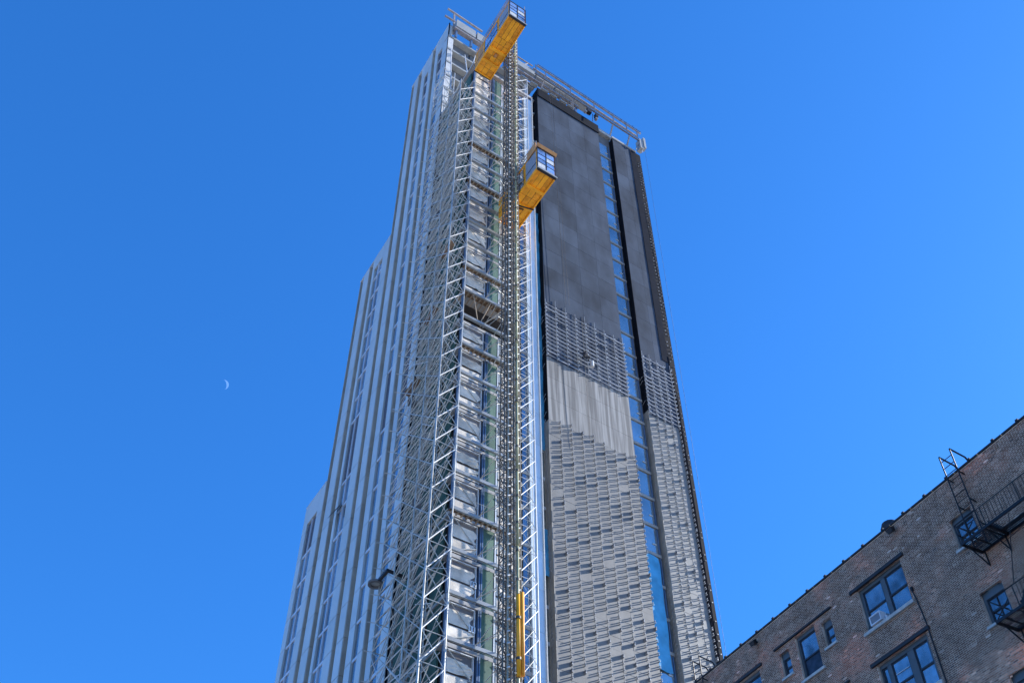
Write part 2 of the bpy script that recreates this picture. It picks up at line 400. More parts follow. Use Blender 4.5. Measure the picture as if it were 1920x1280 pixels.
# uncovered top corner above the bay
for z in [ZR - 3.3 * k for k in range(0, 7)]:
    main_w.append((-.15, 13.0, 7.75, 8.9, z - .34, z))
boxes('bare_slab', main_w, M['parapet'], tower)
cw, gw = [], []
for k in range(6):
    z = ZR - 3.3 * (k + 1)
    cw.append((-.12, .62, 7.84, 8.9, z, z + 2.93)); cw.append((11.6, 12.1, 7.84, 8.9, z, z + 2.93))
    gw += [(.95, 3.2, 8.45, 8.6, z, z + 2.93), (3.5, 7.2, 8.45, 8.6, z, z + 2.93), (7.5, 11.6, 8.45, 8.6, z, z + 2.93)]
boxes('corner_insulation', cw, M['white'], tower); boxes('backup_wall', gw, M['graywall'], tower)
solid('red_net', [(2.6, 4.4, 7.9, 7.95, 115.9, 117.0)], M['red'], tower); solid('red_cloth', [(.02, .14, 5.3, 5.8, 66.6, 67.3)], M['red'], tower); solid('red_net', [(12.15, 12.7, 7.9, 7.95, 114, 116)], M['red'], tower)
# strip of glazing just left of the mesh, partly under blue film
st, sp, fl = [], [], []
for z in ml:
    z1 = min(z + F0, ZR)
    if z > 112: continue
    st.append((7.8, 12.98, 7.9, 8.0, z + .16, z1 - .16)); sp.append((7.8, 12.98, 7.84, 8.05, z - .15, z + .15))
boxes('strip_pane', st, M['glassr'], tower); boxes('strip_bar', sp, M['bar'], tower)
def wavy(b, a0, a1, z0, z1, seed, m, nm):
    rr = random.Random(seed); N = int((z1 - z0) / .8); vs, fs = [], []
    for i in range(N + 1):
        z = z0 + (z1 - z0) * i / N
        for j in range(4):
            a = a0 + (a1 - a0) * j / 3 + (rr.uniform(-.22, .1) if j == 0 else 0)
            vs.append(T.v(a, b + rr.uniform(-.08, .08), z))
    for i in range(N):
        for j in range(3):
            k = i * 4 + j; fs.append((k, k + 1, k + 5, k + 4))
    poly(nm, vs, fs, m, tower, smooth=True)
wavy(7.66, 12.2, 13.0, 62, 97, 3, M['bluefilm'], 'blue_film'); wavy(7.66, 12.2, 13.0, 49, 53.5, 4, M['bluefilm'], 'blue_film')
# ---- mesh wall 1 and mesh wall 2
def meshwall(a0, a1, ztop, nc, cut, zones, seed):
    rr = random.Random(seed); cwid = (a1 - a0) / nc
    up, mid, low, low2 = [], [], [], []
    zs = [z for z in ml if z < ztop - 1] + [ztop]
    up_b = [z for z in zs if z >= zones[0]]
    # upper sheets: two floors tall? one floor tall, two columns wide
    z_edges = [zones[0]] + [z for z in zs if z > zones[0] + .9]
    for i in range(len(z_edges) - 1):
        for c in range(0, nc, 2):
            c1 = min(c + 2, nc)
            j = rr.uniform(0, .005)
            up.append((a0 + c * cwid + .008, a0 + c1 * cwid - .008, 7.0 - j, 7.14, z_edges[i] + .012, z_edges[i + 1] - .012))
    boxes('mesh_sheet', up, M['meshup'], tower)
    if zones[1] < zones[2]:
        for c in range(nc):
            z = zones[1]
            while z < zones[2] - .1:
                z1 = min(z + F0 * .87, zones[2]); mid.append((a0 + c * cwid + .006, a0 + (c + 1) * cwid - .006, 7.0, 7.14, z + .01, z1 - .01)); z = z1
        boxes('streaked_sheet', mid, M['meshmid'], tower)
    for c in range(nc):
        z = 20.0
        while z < zones[1] - .1:
            z1 = min(z + .565, zones[1]); j = rr.choice((0, 0, .012))
            low.append((a0 + c * cwid + .01, a0 + (c + 1) * cwid - .006, 7.0 - j, 7.14, z + .004, z1 - .004)); z = z1
    boxes('cladding_plate', low, M['meshlow'] if cut else M['meshlow2'], tower)
    if low2: boxes('cladding_plate', low2, M['meshlow'], tower)
    # clips
    clips, plates = [], []
    for c in range(nc):
        z = 30.2 + .565 * (c % 2) * .5
        while z < zones[1] - .25:
            x = a0 + (c + .93) * cwid
            z += .565
            if rr.random() < .06: continue
            l_ = .23 + rr.random() * .06
            clips.append((x, x + .05, 7.0 - l_, 7.0, z, z + .085)); clips.append((x, x + .05, 7.0 - l_ * .85, 7.0, z + .19, z + .265))
            k = int(z / .565) + c
            if k % 9 == 0 or rr.random() < .06: plates.append((x + .052, x + .075, 7.0 - l_, 7.0, z - .06, z + .30))
    boxes('clip', clips, M['clip'], tower); boxes('clip_plate', plates, M['clip'], tower)
    # open bracket frames
    hz, vt, kn, bk = [], [], [], []
    zb0 = zones[2] if zones[1] < zones[2] else zones[1]
    for c in range(nc + 1):
        x = a0 + c * cwid
        vt.append((min(x, a1 - .05), min(x, a1 - .05) + .035, 6.88, 6.93, zb0 + .1, zones[0] + rr.uniform(.1, .7)))
        z = zb0 + .1
        while z < zones[0]:
            kn.append((min(x, a1 - .06) - .03, min(x, a1 - .06) + .09, 6.70, 7.0, z, z + .05)); z += .565
    z = zb0 + .1
    while z < zones[0]:
        for c in range(nc):
            if rr.random() < .9: hz.append((a0 + c * cwid + .06, a0 + (c + 1) * cwid, 6.84, 6.9, z + rr.uniform(-.02, .05), z + .09))
        z += .565
    for c in range(nc):
        z = zb0
        while z < zones[0] - .1:
            z1 = min(z + F0 / 2, zones[0]); bk.append((a0 + c * cwid + .01, a0 + (c + 1) * cwid - .01, 7.02, 7.14, z + .01, z1 - .01)); z = z1
    if zb0 < zones[0]:
        boxes('backing_plate', bk, M['meshup'], tower)
        boxes('rail', vt, M['clip'], tower); boxes('girt', hz, M['clip'], tower); boxes('bracket', kn, M['bar'], tower)
    # left return
    solid('return_wall', [(a0 - .03, a0 + .02, 7.0, 8.05, zones[1], ztop)], M['black'], tower)
    rt, rc = [], []
    z = 20.0
    while z < zones[1] - .3:
        rt.append((a0 - .04, a0 + .02, 7.0, 8.05, z + .01, z + 1.12)); z += 1.13
    boxes('return_plate', rt, M['return'], tower)
    z = 30.2
    while z < zones[0]:
        d = rr.uniform(.3, .45) if z < zones[1] else .2
        if z < zones[1] or rr.random() < .25: rc.append(((a0 - .03, 7.75, z), (a0 - .04 - d * .5, 7.15, z + .12)))
        z += .565 if z > zones[1] else .42
    tubes('return_clip', rc, .03, M['clip'], tower)
    solid('wall_core', [(a0, a1, 7.145, 8.95, 0, ztop - .01)], M['black'], tower)
meshwall(13.02, 22.9, 124.0, 8, True, (81.4, 65.3, 73.4), 1)
meshwall(25.4, 29.25, 123.4, 4, False, (81.2, 81.2, 81.2) if False else (80.9, 72.6, 72.6), 2)
solid('top_band', [(13.0, 22.95, 6.86, 6.99, 122.3, 124.15)], M['black'], tower)
solid('painted_shade_strip', [(28.35, 29.25, 6.93, 6.955, 82, 123.3)], M['navy'], tower)  # dark strip puts a cast shadow into the colour of the second mesh wall
# glass strip between the mesh walls
gp, gb, gf, pulls = [], [], [], []
for z in ml:
    if z > 121: continue
    z1 = min(z + F0, 123.9)
    gp.append((22.95, 24.95, 7.66, 7.72, z + .22, z1 - .2)); gb.append((22.95, 25.2, 7.56, 7.8, z - .15, z + .15))
    gf += [(24.96, 25.04, 7.56, 7.76, z + .22, z1 - .22), (22.95, 23.03, 7.56, 7.66, z + .22, z1 - .22)]
    if random.random() < .8: pulls.append((24.35, 24.75, 7.6, 7.655, z + 1.1, z + 1.2))
boxes('ribbon_pane', gp, M['glassr'], tower); boxes('ribbon_spandrel', gb, M['spandrel'], tower)
boxes('ribbon_frame', gf, M['frameblue'], tower); boxes('window_sticker', pulls, M['white'], tower)
solid('ribbon_back', [(22.9, 25.4, 7.8, 8.95, 0, 124.2)], M['graywall'], tower)
wavy(7.50, 23.0, 24.7, 44.5, 55.5, 9, M['bluefilm'], 'blue_film')
# membrane at the far right corner with rows of clips
solid('corner_membrane', [(29.26, 30.25, 7.1, 8.95, 0, 123.6)], M['black'], tower, label='black membrane dotted with clips')
dots = []; z = 31
while z < 122:
    for x in (29.55, 29.95):
        if random.random() < .72: dots.append((x + random.uniform(-.05, .05), x + .07, 6.98, 7.1, z, z + .09))
    z += .62
boxes('membrane_clip', dots, M['clip'], tower)
vr = [(29.27 + .16 * k, 29.31 + .16 * k, 6.88, 7.1, 20, 83 - 3 * k) for k in range(3)]
boxes('corner_rail', vr, M['navy'], tower)
# parapet blocks along the roof edge and top beams
pp = []
x = .6
while x < 20:
    if not 4.2 < x < 5.2: pp.append((x, x + 2.9, 7.2, 8.0, 127.9, 129.7 if x < 6 else 129.2))
    x += 3.15
boxes('parapet_panel', pp, M['parapet'], tower)
boxes('parapet_beam', [(.4, 9.9, 7.3, 7.9, 127.45, 127.85), (10.0, 20.2, 7.3, 7.9, 126.9, 127.2), (8, 13.2, 7.6, 8.3, ZR + .05, ZR + .35)], M['rail'], tower)
boxes('slab_strip', [(a, a + 1.1, 7.1, 7.6, 125.3, 125.55) for a in (10.6, 12.2, 13.9, 15.3, 16.9, 18.2)], M['parapet'], tower)
boxes('stub_post', [(a, a + .25, 7.5, 7.9, ZR, 127.4) for a in (.7, 3.0, 5.6, 8.2, 11.2, 14.2, 17.2, 19.7)], M['frameblue'], tower)
boxes('edge_beam', [(22.9, 25.4, 7.3, 7.9, 123.9, 124.6), (25.3, 29.4, 6.9, 7.5, 123.42, 123.8)], M['parapet'], tower)

# ------------------------------------------------------------------ roof outriggers and monorail
og = root('roof_outrigger_frame', 'square steel tubes sticking out over the roof edge at the top left corner', 'outrigger')
tubes('outrigger_tube', [((-.55, 8, 132.9), (4.9, 8, 132.6)), ((-.85, 8, 130.5), (4.6, 8, 130.45))], .16, M['rail'], og, n=4)
tubes('outrigger_post', [((.62, 8.05, 127.0), (.5, 8.05, 132.8))], .15, M['rail'], og, n=4)
tubes('outrigger_arm', [((.3, 13.6, 131.2), (.3, 10.2, 129.1))], .14, M['rail'], og, n=4)
og2 = root('roof_outrigger_frame', 'small branched tube frame on the roof edge right beside the hoist mast', 'outrigger')
tubes('outrigger_tube', [((9.6, 8, 131.9), (13.1, 8, 131.9)), ((9.6, 8, 129.7), (12.2, 8, 129.6))], .11, M['rail'], og2, n=4)
tubes('outrigger_strut', [((12.4, 8, 131.9), (10.9, 8, 129.8)), ((10.2, 8, 129.7), (10.2, 8, 131.9))], .09, M['rail'], og2, n=4)
mr_ = root('roof_monorail', 'twin rail monorail on slanted posts along the roof edge above the dark mesh', 'monorail')
tubes('rail_beam', [((12.8, 6.5, 129.3), (30.5, 6.5, 128.6)), ((12.4, 6.5, 126.8), (30.1, 6.5, 126.3)), ((12.6, 7.1, 129.3), (30.3, 7.1, 128.6))], .13, M['rail'], mr_, n=4)
tubes('rail_flange', [((12.8, 6.35, 129.48), (30.5, 6.35, 128.78)), ((12.4, 6.35, 126.98), (30.1, 6.35, 126.48)), ((12.4, 6.35, 126.62), (30.1, 6.35, 126.12))], .05, M['frameblue'], mr_, n=4)
tubes('rail_hanger', [((a, 6.5, 126.8), (a, 6.5, 129.3)) for a in (12.6, 14.2, 18.3, 22.3, 25.6, 27.9, 29.8)], .09, M['rail'], mr_, n=4)
tubes('rail_post', [((18.6, 6.5, 126.5), (19.0, 8, 124.6)), ((18.6, 6.5, 126.5), (19.4, 7.6, 124.4)), ((25.4, 6.5, 126.3), (25.5, 8, 123.9)), ((28.3, 6.5, 126.2), (28.3, 8, 123.6)), ((14.0, 6.5, 126.8), (14.0, 8, 125.4))], .13, M['rail'], mr_, n=4)
tubes('rail_stub', [((21, 6.5, 129), (21, 6.5, 129.7)), ((27.2, 6.5, 128.8), (27.2, 6.5, 129.4)), ((29.2, 6.5, 128.7), (29.2, 6.5, 129.5))], .06, M['frameblue'], mr_, n=4)
solid('motor_box', [(29.9, 30.5, 6.3, 7.2, 124.4, 126.6)], M['parapet'], mr_)
solid('end_cap', [(30.55, 30.9, 6.2, 6.9, 124.8, 127.3)], M['parapet'], mr_)
tubes('strut', [((30.2, 6.6, 123.6), (30.7, 6.6, 127.2)), ((29.2, 6.6, 123.6), (30.2, 6.6, 126.5))], .07, M['rail'], mr_)
tr_ = root('monorail_trolley', 'small hoist trolley hanging from the lower roof rail above the first mesh wall', 'trolley')
solid('trolley_body', [(20.9, 21.6, 6.3, 6.8, 125.3, 126.1), (22.3, 22.7, 6.3, 6.8, 125.3, 126.0)], M['blackm'], tr_)
tubes('trolley_wheel', [((20.7, 6.4, 125.2), (20.7, 6.8, 125.2)), ((22.5, 6.4, 125.0), (22.5, 6.8, 125.0))], .22, M['rail'], tr_, n=8)
tubes('hook_line', [((21.9, 6.5, 125.6), (21.75, 6.5, 123.6))], .05, M['blackm'], tr_)
for i, (pts, lb) in enumerate(((((30.9, 6.6, 126), (30.9, 7.6, 20)), 'thin rope hanging down past the black right corner of the tower'),
                               (((14.6, 6.4, 125.5), (15.4, 6.5, 82)), 'left rope hanging down the dark mesh from the roof rail'),
                               (((15.0, 6.4, 125.5), (15.8, 6.5, 82)), 'second rope hanging down the dark mesh close beside the left one'),
                               (((17.2, 6.4, 81), (17.25, 6.5, 64)), 'rope hanging below the worker over the streaked grey sheet'))):
    vs = tubev(T.v(*pts[0]), T.v(*pts[1]), .014, 5)
    o = poly('hanging_rope', vs, tubef(5), M['iron']); o.location = T.o; o['label'] = lb; o['category'] = 'rope'; o['group'] = 'ropes hanging down the tower'

# ------------------------------------------------------------------ scaffolds
H = 2.09
def scaf(rt, posts, bays, z0, z1, matp, matb, bright=None, ph=0.0, rad=.042):
    P, Lg, D1, D2 = [], [], [], []
    N = int((z1 - z0) / H)
    for (a, b) in posts:
        for k in range(0, N, 2): P.append(((a, b, z0 + k * H), (a, b, z0 + min(k + 2, N) * H)))
    for (p, q, mode) in bays:
        for k in range(N):
            zl = z0 + k * H; zh = zl + H
            Lg.append(((*p, zl), (*q, zl)))
            if 'u' in mode: D1.append(((*p, zl), (*q, zh)))
            if 'd' in mode: D2.append(((*p, zh), (*q, zl)))
            if 'h' in mode: D2.append(((*p, zl + H / 2), (*q, zl + H / 2)))
    tubes('standard', P, rad * 1.15, matp, rt); tubes('ledger', Lg, rad * .8, matb, rt)
    tubes('rising_brace', D1, rad * (1.05 if bright else .8), bright or matb, rt); tubes('falling_brace', D2, rad * .75, matb, rt)
sc1 = root('corner_scaffold', 'tall cross braced tube scaffold wrapped round the left corner of the projecting bay', 'scaffold')
po = [(-1.7, 0), (0, 0)] 
yb = [0, 2.3, 4.6, 6.9]
posts = [(-1.7, y) for y in yb] + [(-.32, y) for y in yb[1:]]
scaf(sc1, posts, [((-1.7, yb[i]), (-1.7, yb[i + 1]), 'udh') for i in range(3)] + [((-.32, yb[i]), (-.32, yb[i + 1]), 'uh' if i % 2 else 'dh') for i in range(3)]
     + [((-1.7, y), (-.32, y), 'u') for y in yb[1:]] + [((-1.0, yb[i]), (-1.0, yb[i + 1]), 'dh') for i in range(3)] + [((-1.7, 0), (-.32, 2.3), ''), ((-1.7, 2.3), (-.32, 4.6), 'd')], 22.5, 101.5, M['steel'], M['steel'])
scaf(sc1, [(-1.7, 4.6), (-1.7, 6.9), (-.32, 6.9), (-.32, 4.6)], [((-1.7, 4.6), (-1.7, 6.9), 'ud'), ((-.32, 4.6), (-.32, 6.9), 'u'), ((-1.7, 4.6), (-.32, 4.6), 'd')], 101.83, 110.3, M['steel'], M['steel'])
scE = root('corner_end_frame', 'narrow ladder like scaffold frame with bright rising braces at the bay corner', 'scaffold')
scaf(scE, [(-1.7, -.12), (-.02, -.12)], [((-1.7, -.12), (-.02, -.12), 'ud')], 22.5, 101.5, M['steel'], M['steel'], bright=M['steelw'])
# plan braces, decks on the corner scaffold
pb = []
for k in range(0, 38):
    z = 22.5 + k * H
    pb.append(((-1.7, yb[k % 3], z), (-.32, yb[k % 3 + 1], z)))
tubes('plan_brace', pb, .03, M['steel'], sc1)
lt_ = []
for k in range(60):
    z = random.uniform(30, 98); b_ = random.choice(yb[:3]); a_ = random.choice((-1.7, -1.0, -.32))
    lt_.append(((a_, b_ + random.uniform(-.3, .5), z), (a_ + random.choice((-.2, .0, .6)), b_ + random.uniform(1.8, 4.2), z + random.uniform(-1.6, 3.4))))
tubes('loose_tube', lt_, .028, M['steelw'], sc1)
boxes('debris_sheet', [(-1.66, -1.64 + random.uniform(.2, .9), b_, b_ + .03, z, z + random.uniform(.4, 1.1)) for b_, z in ((.9, 62.3), (3.1, 71), (4.9, 88), (1.2, 95), (5.4, 57.5), (2.8, 46), (3.4, 80))], M['graywall'], sc1)
dk = [(-1.5, -.9, .1 + 2.3 * j, 2.3 + 2.3 * j - .1, 22.5 + k * H - .1, 22.5 + k * H - .05) for k in range(0, 38, 3) for j in range(3) if (k * 7 + j * 5) % 4 == 0 and 55 < 22.5 + k * H < 75]
boxes('deck_board', dk, M['wood'], sc1)
# loose outlying outriggers towards the cladding at the top
tubes('raking_strut', [((-1.7, 6.9, 101), (-.3, 9.8, 116)), ((-1.7, 4.6, 101.4), (-.2, 7.6, 115)), ((-1.7, 2.3, 101.4), (.2, 7.4, 121.5)), ((0, 1.2, 101.4), (2.2, 7.4, 122)), ((-.32, 4.6, 101.4), (1.0, 7.4, 116)), ((0, 0.2, 101.5), (3.2, 7.4, 118.5)), ((-.1, 2.3, 101.5), (3.7, 7.4, 123.5)), ((0, 0, 101.5), (0, 0, 108.5)), ((-.02, -.12, 101.2), (-.02, -.12, 107.8))], .06, M['steelw'], sc1)
tubes('node_stub', [((-1.7, 6.9, 22.5 + k * H), (-2.15, 7.2, 22.5 + k * H + .1)) for k in range(0, 38)], .03, M['steel'], sc1)
sc2 = root('right_ladder_scaffold', 'bright white ladder scaffold standing in front of the pale pilaster right of the hoist mast', 'scaffold')
scaf(sc2, [(4.98, -.25), (6.62, -.25)], [((4.98, -.25), (6.62, -.25), 'ud')], 22.5, 108.2, M['steelw'], M['steelw'], bright=M['steelw'], rad=.034)
scaf(sc2, [(5.2, .3), (6.7, .3)], [((5.2, .3), (6.7, .3), 'u')], 21.5, 106.2, M['steel'], M['steel'], rad=.022)
# walkways along the bay
for i, z in enumerate(wl):
    if z > ZB - 4 or i < 2: continue
    ww = root('walkway', '', 'walkway', group='walkways across the bay windows')
    where = {0: 'lowest'}.get(i, '')
    solid('beam', [(-.1, 4.95, -.14, .02, z - .10, z + .15)], M['walk'], ww)
    deep = abs(z - 67.05) < .5; midd = abs(z - 60.65) < .5
    d1 = 3.3 if deep else (.48 if midd or i in (6, 13, 14, 18, 20) else .26)
    nb = 9 if deep else (2 if d1 > .3 else 1)
    timber = d1 > .3
    bd = [(-.05, 4.9, .04 + (d1 - .06) / nb * k, .02 + (d1 - .06) / nb * (k + 1), z + .06, z + .12) for k in range(nb)]
    boxes('plank', bd, M['wood'] if timber else M['walk'], ww)
    jn = 12
    if timber: boxes('joist', [(.1 + k * 4.7 / jn, .2 + k * 4.7 / jn, .04, d1, z - .06, z + .055) for k in range(jn)], M['joist'], ww)
    if deep:
        tubes('knee_brace', [((.9, -.05, z - .1), (1.8, .6, z - 2.6)), ((2.6, -.05, z - .1), (1.9, .6, z - 2.6)), ((3.9, -.05, z - .1), (2.0, .6, z - 2.7))], .045, M['joist'], ww)
    tubes('guard_rail', [((-.05, -.08, z + 1.2), (4.9, -.08, z + 1.2))] if i % 5 == 1 else [((2.4, -.05, z + .2), (3.4, -1.2, z + 1.4))], .018, M['steel'], ww)
    if deep: lb = 'wide timber decked walkway over the recessed dark floor'
    elif midd: lb = 'walkway with a row of pale joists just below the recessed dark floor'
    elif i == 3: lb = 'walkway level with the yellow pipe sleeve, under the windows marked 11'
    elif i == 4: lb = 'walkway just above the top of the yellow pipe sleeve, under the windows marked 12'
    elif i == 2: lb = 'lowest walkway in view, at the foot of the yellow pipe sleeve'
    elif z < 60: lb = 'grey walkway beam across the bay, %s above the windows marked 12' % ['one level', 'two levels', 'three levels', 'four levels', 'five levels', 'six levels'][min(i - 5, 5)]
    elif abs(z - 63.85) < .5: lb = 'walkway forming the floor of the recessed dark storey'
    else:
        k = round((z - 67.05) / 3.2)
        lb = 'walkway beam %s above the wide timber decked one' % ['at', 'one level', 'two levels', 'three levels', 'four levels', 'five levels', 'six levels', 'seven levels', 'eight levels', 'nine levels', 'ten levels', 'eleven levels', 'twelve levels'][k]
    ww['label'] = lb

# ------------------------------------------------------------------ hoist masts, pipes, cars
def mast(a, b, hw, z0, z1, m, label, rack):
    rt = root('hoist_mast', label, 'hoist mast', group='lattice masts of the hoist', at=T.o + T.v(a, b, 0))
    def seg(name, tl, r, mm, copies):
        vs, fs = [], []
        for t in tl:
            k = len(vs); vs += tubev(T.v(*t[0]), T.v(*t[1]), r, 5); fs += [tuple(i + k for i in f) for f in tubef(5)]
        me = mesh(name, vs, fs, mm)
        for c in copies:
            o = bpy.data.objects.new(name, me); o.location = (0, 0, c); link(o, rt)
    h = 1.5; tl = []
    cs = [(-hw, -hw), (hw, -hw), (hw, hw), (-hw, hw)]
    for c in cs: tl.append(((*c, 0), (*c, h)))
    lt = []
    for i in range(4):
        p, q = cs[i], cs[(i + 1) % 4]
        lt += [((*p, 0), (*q, 0)), ((*p, h / 2), (*q, h / 2)), ((*p, 0), (*q, h / 2)), ((*q, h / 2), (*p, h))]
    cp = [z0 + k * h for k in range(int((z1 - z0) / h))]
    seg('chord_section', tl, .05, m, cp); seg('lattice_section', lt, .028, m, cp)
    if rack:
        solid('gear_rack', [(-.05, .05, -hw - .12, -hw - .04, z0, z1)], M['mastl'], rt)
        seg('rack_bolt', [((-.09, -hw - .2, .3), (.09, -hw - .2, .42)), ((-.09, -hw - .2, 1.05), (.09, -hw - .2, 1.17))], .05, M['steelw'], cp)
    return rt
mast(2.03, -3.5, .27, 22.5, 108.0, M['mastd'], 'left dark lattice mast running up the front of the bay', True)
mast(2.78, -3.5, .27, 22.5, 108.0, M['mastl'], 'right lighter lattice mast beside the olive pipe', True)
def pipe(a, b, r, z0, z1, m, name, label, cat, band=None, group=None):
    rt = root(name, label, cat, group=group)
    N = max(1, int((z1 - z0) / 6)); step = (z1 - z0) / N
    vs = tubev(Vector((0, 0, 0)), Vector((0, 0, step - .06)), r, 12); me = mesh('pipe_length', vs, tubef(12), m)
    for p_ in me.polygons: p_.use_smooth = len(p_.vertices) == 4
    for k in range(N):
        o = bpy.data.objects.new('pipe_length', me); o.location = T.v(a, b, z0 + k * step); link(o, rt)
    if band:
        vs = tubev(Vector((0, 0, 0)), Vector((0, 0, .16)), r * 1.35, 10); me2 = mesh('pipe_clamp', vs, tubef(10), M['mastd'])
        z = z0 + 1
        while z < z1:
            o = bpy.data.objects.new('pipe_clamp', me2); o.location = T.v(a, b, z); link(o, rt); z += band
    return rt
pipe(2.66, -4.0, .085, 22, 107, M['olive'], 'riser_pipe', 'left olive riser pipe clamped in front of the hoist mast', 'pipe', 2.1, 'olive riser pipes')
pipe(4.82, -.9, .09, 22, 99, M['olive'], 'riser_pipe', 'right olive riser pipe between the mast and the white ladder scaffold', 'pipe', 2.1, 'olive riser pipes')
pipe(4.1, -1.2, .03, 22, 99, M['mastd'], 'power_cable', 'dark vertical power cable between the two olive pipes', 'cable', 1.4)
pipe(2.42, -3.95, .04, 22, 107, M['mastd'], 'guide_tube', 'thin dark guide tube between the two lattice masts', 'guide tube', 1.5)
pipe(2.62, -4.12, .12, 31.4, 36.7, M['yellow'], 'pipe_sleeve', 'yellow left half of the padded sleeve low on the riser pipe', 'pipe sleeve', 2.6, 'yellow pipe sleeves')
pipe(2.87, -4.16, .12, 31.5, 36.9, M['sleeve'], 'pipe_sleeve', 'orange right half of the padded sleeve low on the riser pipe', 'pipe sleeve', None, 'yellow pipe sleeves')
ties = root('mast_ties', 'small triangular tube trusses tying the hoist mast back to the bay floors', 'mast tie')
tt = []
for z in wl:
    if z > 99: continue
    zz = z + .3
    tt += [((1.78, -3.3, zz), (2.2, .5, zz)), ((3.05, -3.3, zz), (3.9, .5, zz)), ((2.2, -.4, zz), (3.1, -2.2, zz + .05)), ((1.8, -3.2, zz), (3.9, .3, zz)), ((3.0, -3.3, zz), (2.0, .4, zz)),
           ((2.6, -1.3, zz - .1), (3.7, -.2, zz + 1.35)), ((3.7, -.2, zz + 1.35), (3.9, .4, zz))]
tubes('tie_tube', tt, .028, M['steel'], ties)

def car(a0, a1, b0, b1, z, label, canopy):
    rt = root('hoist_car', label, 'construction hoist', group='yellow hoist cars', at=T.o + T.v((a0 + a1) / 2, (b0 + b1) / 2, z))
    w_, l_ = (a1 - a0) / 2, (b1 - b0) / 2; hh = 3.4
    def sl(nm, bx, m, lab=None): return solid(nm, bx, m, rt, T, label=lab)
    # underside: edge frame, cross beams, plates
    sl('base_frame', [(-w_, -w_ + .12, -l_, l_, 0, .3), (w_ - .12, w_, -l_, l_, 0, .3), (-w_ + .12, w_ - .12, l_ - .14, l_, 0, .3)], M['yellow'])
    cb = [-l_ * .28, l_ * .12, l_ * .55] if not canopy else [-l_ * .42, l_ * .2]
    for c in cb[1:] if not canopy else cb: sl('cross_beam', [(-w_ + .12, w_ - .12, c - .16, c + .16, -.03, .26)], M['yellow'])
    ed = [-l_ + .12] + cb + [l_ - .14]
    for i in range(len(ed) - 1):
        y0, y1 = ed[i] + .0, ed[i + 1] - .0; nn = 4 if i == 0 else 3
        rows = 1 if i == 0 else 2
        for j in range(nn):
            for k in range(rows):
                x0 = -w_ + .13 + (2 * w_ - .26) * j / nn; x1 = -w_ + .13 + (2 * w_ - .26) * (j + 1) / nn
                q0 = y0 + (y1 - y0) * k / rows; q1 = y0 + (y1 - y0) * (k + 1) / rows
                sl('floor_plate', [(x0 + .02, x1 - .02, q0 + .02, q1 - .02, .14 + .02 * ((j + k) % 2), .2)], M['yellow'] if (j + k + i) % 3 else M['yellowd'])
    sl('floor_pan', [(-w_ + .12, w_ - .12, -l_ + .12, l_ - .14, .2, .3)], M['mastd'])
    # left side: posts, mesh and panes
    def side(x, sgn):
        for c in (-l_ + .05, -l_ * .42, -l_ * .36, l_ * .45, l_ - .5, l_ - .12):
            sl('side_post', [(x - .05, x + .05, c, c + .1, .3, hh)], M['yellow'])
        sl('side_rail', [(x - .05, x + .05, -l_, l_, hh - .12, hh)], M['yellow'])
        sl('side_rail', [(x - .04, x + .04, -l_, l_, 1.2, 1.27)], M['blackm'])
        sl('mesh_panel', [(x - .015, x + .015, -l_ + .15, -l_ * .42, .34, hh - .14)], M['meshgrey'])
        for k in range(4):
            for (q0, q1) in ((.4, 1.1), (1.3, 2.1), (2.15, 3.1)):
                c0 = -l_ * .3 + (l_ * .72) * k / 4
                sl('side_pane', [(x - .02, x + .02, c0 + .04, c0 + l_ * .72 / 4 - .04, q0, q1)], M['hglass'])
        sl('end_panel', [(x - .02, x + .02, l_ * .5, l_ - .12, .3, hh - .12)], M['yellow'] if canopy else M['orange'])
    side(-w_ + .05, -1); side(w_ - .05, 1)
    # front end (towards the street): dark frame, sill, panes
    yf = -l_
    sl('front_frame', [(-w_, -w_ + .08, yf - .06, yf + .02, .02, hh + .1), (w_ - .08, w_, yf - .06, yf + .02, .02, hh + .1), (-w_ + .08, w_ - .08, yf - .06, yf + .02, hh - .02, hh + .1), (-.04, .04, yf - .055, yf + .02, .5, hh - .02)], M['blackm'])
    sl('front_frame', [(-w_ + .08, w_ - .08, yf - .055, yf + .02, zz, zz + .05) for zz in (1.15, 1.8, 2.5)], M['blackm'])
    for i in range(2):
        for (q0, q1) in ((.52, 1.14), (1.21, 1.79), (1.86, 2.49), (2.56, hh - .04)):
            x0 = -w_ + .1 + i * (w_ - .06)
            pane = sl('front_pane', [(x0, x0 + w_ - .18, yf - .03, yf, q0, q1)], M['white'] if (i + int(q0 * 2)) % 3 == 1 else M['hglass'])
    sl('sill_panel', [(-w_ + .08, w_ - .08, yf - .045, yf + .02, .16, .5)], M['meshgrey'])
    sl('bumper', [(-w_ - .03, w_ + .08, yf - .14, yf - .065, .06, .2)], M['parapet'])
    sl('bumper_strip', [(-w_, w_, yf - .13, yf + .1, -.05, .04)], M['blackm'])
    sl('roof', [(-w_, w_, -l_, l_, hh + .1, hh + .16)], M['meshgrey'])
    for (x, y) in ((-w_ + .05, -l_ + .1), (w_ - .05, -l_ + .1), (-w_ + .05, 0), (-w_ + .05, l_ - .1), (w_ - .05, l_ - .1)):
        sl('roof_rail_post', [(x - .03, x + .03, y - .03, y + .03, hh + .16, hh + 1.2)], M['rail'])
    sl('roof_rail', [(-w_ + .02, -w_ + .08, -l_ + .1, l_ - .1, zq, zq + .05) for zq in (hh + .65, hh + 1.18)], M['rail'])
    sl('machinery', [(-w_ + .3, w_ - .3, -.8, .9, hh + .16, hh + .8)], M['mastd'])
